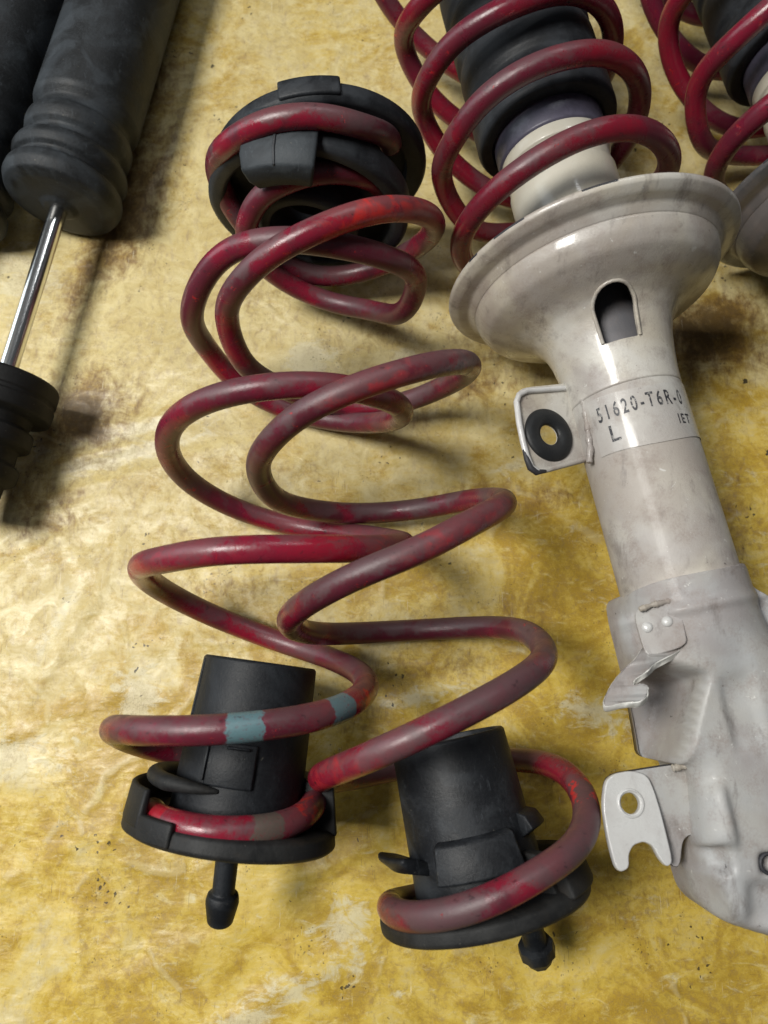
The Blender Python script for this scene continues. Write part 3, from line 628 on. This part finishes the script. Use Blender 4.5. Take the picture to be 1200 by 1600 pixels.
# sticker, curved on the tube, with its printing
STK = paint_white('sticker_paper', (.49, .48, .45), .6, .30, .15, .4)
INK = NT('worn_black_ink'); INK = INK.out(INK.mix(INK.ramp(INK.noise(5, 6, .75, .5), .53, .60, 0, .8), (.025, .025, .03), (.36, .35, .33)), .5)
def on_tube(sx, ax, r): return fx.p(sx, ax, r)
def sticker():
    ns, na = 10, 60; sl = np.linspace(16.55, 19.55, ns); al = np.linspace(14, 152, na)
    V = np.array([on_tube(s-.10*math.sin(math.radians(a*3)), a, 2.975) for s in sl for a in al])
    Fc = [(i*na+j, i*na+j+1, (i+1)*na+j+1, (i+1)*na+j) for i in range(ns-1) for j in range(na-1)]
    return mesh_obj('sticker', V, Fc, STK, strut)
stk = sticker()
def printing(text, s_base, a_left, height, squeeze, track=1.0, name='lettering', bold=0.):
    cu = bpy.data.curves.new('t', 'FONT'); cu.body = text; cu.size = height/.70; cu.space_character = track; cu.offset = bold
    t_ = bpy.data.objects.new('tmp', cu); COL.objects.link(t_)
    dg = bpy.context.evaluated_depsgraph_get(); dg.update()
    me = bpy.data.meshes.new_from_object(t_.evaluated_get(dg)); bpy.data.objects.remove(t_)
    bm = bmesh.new(); bm.from_mesh(me)
    bmesh.ops.subdivide_edges(bm, edges=[e for e in bm.edges if e.calc_length() > .12], cuts=2)
    bmesh.ops.triangulate(bm, faces=bm.faces); bm.to_mesh(me); bm.free()
    V = [on_tube(s_base-v.co.y, a_left-math.degrees(v.co.x*squeeze/2.99), 2.992) for v in me.vertices]
    return mesh_obj(name, V, [tuple(p.vertices) for p in me.polygons], INK, stk)
printing('51620-T6R-0', 17.75, 144, .76, .58, 1.42, bold=.018)
printing('L', 18.95, 137, .85, .95, bold=.012)
printing('IET', 18.8, 68, .50, .75, 1.3, bold=.012)
# knuckle bracket: pressed steel, modelled as relief within its outline
def relief(name, outline, z_of, z_wall, mat, parent, step=.14, zref=9.5):
    Q = np.array([at(x, y, zref)[:2] for x, y in outline])
    for _ in range(2):
        Q = np.concatenate([[a*.8+b*.2, a*.2+b*.8] for a, b in zip(Q, np.roll(Q, -1, 0))])
    x0, y0 = Q.min(0)-step; x1, y1 = Q.max(0)+step
    gx = np.arange(x0, x1, step); gy = np.arange(y0, y1, step); GX, GY = np.meshgrid(gx, gy); P = np.stack([GX.ravel(), GY.ravel()], 1)
    A = Q; B = np.roll(Q, -1, 0); best = np.full(len(P), 1e9); near = np.zeros_like(P); inside = np.zeros(len(P), bool)
    for a, b in zip(A, B):
        ab = b-a; t = np.clip(((P-a)@ab)/(ab@ab+1e-12), 0, 1); c = a+t[:, None]*ab; d = np.linalg.norm(P-c, axis=1)
        k = d < best; best[k] = d[k]; near[k] = c[k]
        cr = (a[1] > P[:, 1]) != (b[1] > P[:, 1])
        with np.errstate(divide='ignore', invalid='ignore'): xx = a[0]+(P[:, 1]-a[1])/(b[1]-a[1]+1e-12)*(b[0]-a[0])
        inside ^= cr & (P[:, 0] < xx)
    nx = len(gx); ny = len(gy); Fc = []
    for i in range(ny-1):
        for j in range(nx-1):
            q = (i*nx+j, i*nx+j+1, (i+1)*nx+j+1, (i+1)*nx+j)
            if sum(inside[k] for k in q) >= 1: Fc.append(q)
    used = sorted(set(k for f in Fc for k in f)); rm = {k: i for i, k in enumerate(used)}
    XY = P.copy(); out = ~inside; XY[out] = near[out]; dist = np.where(inside, best, 0)
    XY = XY[used]; dist = dist[used]; Zz = z_of(XY, dist)
    V = np.column_stack([XY, Zz]); Fc = [tuple(rm[k] for k in f) for f in Fc]
    # wall below the free edge
    cnt = {}
    for f in Fc:
        for a, b in zip(f, f[1:]+f[:1]):
            k = (min(a, b), max(a, b)); cnt[k] = cnt.get(k, 0)+1
    edges = [k for k, v in cnt.items() if v == 1]; bd = sorted(set(i for e in edges for i in e)); bi = {k: len(V)+i for i, k in enumerate(bd)}
    Wv = V[bd].copy(); Wv[:, 2] = z_wall
    V = np.concatenate([V, Wv]); Fc += [(a, b, bi[b], bi[a]) for a, b in edges]
    o = mesh_obj(name, V, Fc, mat, parent); fix_normals(o); return o
knk = [(984, 926), (1012, 914), (1060, 905), (1110, 896), (1150, 883), (1168, 893), (1185, 915), (1205, 930), (1260, 950), (1330, 1010), (1370, 1150), (1390, 1320),
       (1370, 1500), (1290, 1490), (1200, 1467), (1135, 1446), (1112, 1420), (1098, 1375), (1088, 1352), (1094, 1330), (1090, 1300),
       (1088, 1250), (1080, 1196), (1046, 1196), (1040, 1160), (1030, 1110), (1022, 1075), (1012, 1050), (1002, 1010), (990, 965)]
def P2(x, y, z=9.8): return at(x, y, z)[:2]
def knk_z(XY, dist):
    d = XY-fx.O[:2]; s = d@fx.a[:2]; v = d@fx.v[:2]
    cyl = 8.2+np.sqrt(np.maximum(3.2**2-np.minimum(np.abs(v), 3.1)**2, 0))
    flat = 10.6-.05*(s-30)-.035*np.maximum(0, np.abs(v+.3)-2)**2
    t = np.clip((s-28.0)/4.5, 0, 1); t = t*t*(3-2*t)
    z = cyl*(1-t)+flat*t
    e = np.clip(dist/1.3, 0, 1); z = z-(1-np.sqrt(1-(1-e)**2))*1.3*t
    def g(px, py, lx, ly, ang=0, pw=4):
        c = P2(px, py); a = math.radians(ang); dx = XY[:, 0]-c[0]; dy = XY[:, 1]-c[1]
        return np.exp(-((dx*math.cos(a)+dy*math.sin(a))/lx)**pw-((-dx*math.sin(a)+dy*math.cos(a))/ly)**pw)
    z -= 4.2*g(1040, 1128, 1.05, 2.4, 72-90, 12)         # side recess
    z -= .25*g(1150, 1110, .75, 1.6, 10, 6)         # V-shaped dent
    z += .18*g(1190, 1060, 1.2, 1.8, 0)
    z += .45*g(1108, 1275, .80, 1.30, 10, 6)           # pressed bump
    z -= .9*g(1108, 1345, .8, .55, 10, 6)
    z -= 1.1*g(1105, 1395, .6, 1.6, 20)
    z -= .5*g(1200, 1410, .9, .9)
    z -= .55*g(1198, 1347, .42, .42)
    z += .18*np.exp(-((s-27.7)/.25)**2)
    return z
relief('knuckle_bracket', knk, knk_z, 5.5, PWG, strut)
hp = at(1197, 1347, 9.75)
fh = Frame(hp+np.array([0, 0, .35]), (0, 0.001, -1), (0, 1, 0)); revolve('dark_hole_cup', fh, [(0, .32), (-.08, .42), (0, .50), (1., .45), (1., .01)], DARK, strut, n=32)  # dark cup paints in the shade inside the hole
# forked lug
lug_o = at(1000, 1260, 9.0)
plate('lug_arm', [(948, 1212), (1000, 1203), (1046, 1196), (1100, 1192), (1104, 1312), (1075, 1300), (1062, 1312), (1058, 1352), (1046, 1350), (1030, 1300), (1000, 1290), (955, 1290), (942, 1250)],
      lug_o-np.array([0, 0, .42]), (0.05, 0, 1), .40, PWG, strut, edge=DARK, holes=[(983, 1255, .62)])
lug = plate('lug_plate', [(946, 1222), (958, 1211), (985, 1206), (1008, 1213), (1018, 1235), (1030, 1275), (1047, 1345), (1040, 1352), (1030, 1340), (1020, 1320), (1004, 1312), (986, 1318), (978, 1334), (979, 1354), (968, 1360), (961, 1352), (950, 1310), (942, 1260)],
      lug_o, (0.10, .12, 1), .36, PW2, strut, holes=[(983, 1255, .52)], label='bright white forked lug with round hole')
# shift hole rim ring
n_ = np.array([.10, .12, 1.]); n_ /= np.linalg.norm(n_)
dl = ray(983, 1255); hc = CAM+dl*(((lug_o-CAM)@n_)/(dl@n_)); fr_h = Frame(hc, -n_, (0, 1, 0))
revolve('hole_rim', fr_h, [(-.10, .50), (-.26, .55), (-.24, .62), (-.10, .70)], PW2, lug, n=40)
WELD = paint_white('weld_paint', (.36, .34, .31), .8, .45, .4)
def weld(pts, z, r, parent, seed=1):
    q = np.array([at(x, y, z) for x, y in pts]); L = np.concatenate([[0], np.cumsum(np.linalg.norm(np.diff(q, axis=0), axis=1))])
    t = np.arange(0, L[-1], .06); q = np.stack([np.interp(t, L, q[:, i]) for i in range(3)], 1); g = np.random.default_rng(seed)
    wire('weld_bead', q, r*(1+.16*np.sin(t*9)+.10*g.standard_normal(len(t))), WELD, parent, seg=10)
weld([(1052, 1200), (1070, 1197), (1084, 1200), (1092, 1240), (1096, 1290)], 9.0, .16, strut, 3)
# small hose bracket with two weld dimples and a hooked arm
hb_o = at(1030, 980, 10.6)
hb = plate('hose_bracket', [(992, 962), (1003, 948), (1050, 938), (1060, 946), (1068, 985), (1072, 1008), (1012, 1026), (1004, 1005)], hb_o, (-.28, .08, 1), .30, PWG, strut, edge=PWG)
for px, py in ((1042, 972), (1011, 981)):
    nn = np.array([-.28, .08, 1]); nn /= np.linalg.norm(nn); dd = ray(px, py); c = CAM+dd*(((hb_o-CAM)@nn)/(dd@nn))
    revolve('rivet', Frame(c+nn*.13, nn, (0, 1, 0)), [(-.05, .27), (.08, .24), (.15, .14), (.17, .005)], PW2, hb, n=24)
weld([(1000, 952), (1020, 945), (1050, 938)], 10.75, .13, strut, 9)
weld([(1060, 945), (1066, 970), (1071, 1000)], 10.8, .11, strut, 11)
arm_pts = [(1008, 1012), (1040, 1004), (1066, 988), (1072, 1005), (1062, 1020), (1040, 1031), (1018, 1042), (1004, 1054), (991, 1068), (994, 1077), (1004, 1073), (1014, 1077), (1016, 1092), (1006, 1101), (985, 1101), (958, 1109), (955, 1100), (964, 1072), (985, 1040)]
plate('hook_arm', arm_pts, at(1010, 1060, 10.9), (-.30, .72, 1), .46, ARM, strut, edge=BARE, label='bent hook arm with chipped white edge')
arm = [o for o in strut.children if o.name.startswith('hook_arm')][0]; a0 = at(1045, 1012, 10.9)-base_of(strut); g_ = np.random.default_rng(4)
for v in arm.data.vertices:
    d_ = math.hypot(v.co.x-a0[0], v.co.y-a0[1]); v.co.z += .55*math.exp(-((d_-1.6)/.5)**2)-.075*d_*d_+g_.uniform(-.05, .05)
# grommet bracket
gb_o = at(858, 670, 8.6); gn = np.array([.42, .05, 1.]); gn /= np.linalg.norm(gn)
gb = plate('grommet_bracket', [(806, 620), (816, 608), (860, 604), (915, 598), (935, 640), (940, 715), (905, 722), (868, 733), (840, 739), (828, 733), (815, 690)], gb_o, gn, .24, PW, strut, holes=[(857, 680, .62, .62)], edge=PW2)
def on_plane(x, y, off=0.):
    d = ray(x, y); return CAM+d*(((gb_o+gn*off-CAM)@gn)/(d@gn))
wire('rolled_edge', [on_plane(x, y, .18) for x, y in ((925, 604), (890, 606), (850, 609), (822, 611), (811, 617), (807, 628), (811, 660), (817, 690), (823, 712), (830, 730), (840, 736))], .16, PW2, gb, seg=14)
wire('rolled_edge', [on_plane(x, y, .12) for x, y in ((836, 735), (850, 735), (880, 727), (910, 719), (935, 706))], .16, PW, gb, seg=14)
wire('chipped_edge', [on_plane(x, y, .19) for x, y in ((819, 703), (823, 716), (829, 731), (838, 738), (852, 736))], np.array([.10, .15, .18, .17, .10]), DARK, gb, seg=12)
weld([(906, 604), (912, 630), (918, 665), (922, 700), (921, 722)], 9.2, .17, strut, 5)
frg = Frame(on_plane(857, 680, .1), gn, (0, 1, 0))
tp = [(.02+.24*math.sin(t), 1.02+.46*math.cos(t)) for t in np.linspace(0, 2*math.pi, 17)]
revolve('grommet', frg, tp, GROM, gb, n=64, sub=False, label='black rubber ring')
# ------------------------------------------------------------------ second strut, same kind, behind on the right
fr2 = Frame(frS.O+np.array([15.8, 6.0, 0]), (.2004, -.9797, 0))
def turned(P, fr, frn, ang, ds=0):
    d = P-fr.O; s = d@fr.a; x = d@fr.v; y = d@fr.u; a = np.arctan2(y, x)+math.radians(ang); r = np.hypot(x, y)
    return frn.O+np.outer(s+ds, frn.a)+np.outer(r*np.cos(a), frn.v)+np.outer(r*np.sin(a), frn.u)
PG = paint_white('scuffed_grey_metal', (.055, .057, .06), .45, .3, .0)
strut2 = build_strut(fr2, 'strut', 'strut with scuffed dark grey perch, cut off at the top right corner', 'strut', spring_paint('red_spring_paint_corner', [], 40., .25, (.22, .006, .022)), turned(PS, frS, fr2, -12), False, PG, 'suspension struts with red springs')

# ------------------------------------------------------------------ black dampers on the left
CHROME = NT('chrome'); CHROME.bump(CHROME.noise(3, 3), .00005, .3); CHROME = CHROME.out((.80, .80, .78), .17, 1.)
BT = rubber('damper_boot_rubber', (.010, .011, .012), .60, (.038, .045, .052), .50)
BT2 = rubber('damper_foot_rubber', (.005, .005, .005), .3, (.012, .012, .012), .6)
def damper(off, label):
    a0, a1 = at(195, 0, 3.7), at(97, 310, 3.7)
    fr = Frame(a0+off, a1-a0); st = thing('damper', (a1[0]+off[0], a1[1]+off[1], 0), label, 'damper', 'black rubber covered dampers')
    s1 = fr.s_of(*(97, 318)) if abs(off[0]) < 1e-6 else float(np.linalg.norm(a1-a0)+.3)
    revolve('boot', fr, [(-14, 3.35), (s1-6.6, 3.42), (s1-6.3, 3.3), (s1-5.9, 2.95), (s1-5.4, 2.95), (s1-5.1, 3.35), (s1-4.6, 3.42), (s1-4.0, 3.3), (s1-3.7, 2.95), (s1-3.3, 2.95), (s1-3.0, 3.5),
        (s1-2.5, 3.65), (s1-2.0, 3.5), (s1-1.8, 3.2), (s1-1.5, 3.2), (s1-1.2, 3.65), (s1-.6, 3.72), (s1, 3.45), (s1+.25, 2.8), (s1+.35, 1.2), (s1+.6, .9), (s1+.6, .4)], BT, st)
    revolve('rod', fr, [(s1-2, .56), (s1+13.5, .56)], CHROME, st, n=48)
    c = s1+12.7
    revolve('foot', fr, [(c-.1, .5), (c-.1, 3.1), (c+.1, 3.2), (c+.9, 3.2), (c+1.0, 3.1), (c+1.2, 3.1), (c+1.3, 3.2), (c+2.1, 3.15), (c+2.3, 2.2), (c+2.9, 2.1), (c+3.1, 2.5), (c+4.0, 2.5), (c+4.3, 1.9), (c+5.1, 1.9), (c+5.4, 2.3), (c+6.2, 2.25), (c+6.5, 1.7), (c+8.5, 1.6), (c+8.5, .1)], BT2, st)
damper(np.zeros(3), 'black rubber covered damper with a bare chrome rod')
damper(np.array([-7.6, -1.0, 0]), 'black rubber covered damper cut off by the left edge of the photo')
for o in bpy.data.objects:
    if '_b' in o: del o['_b']
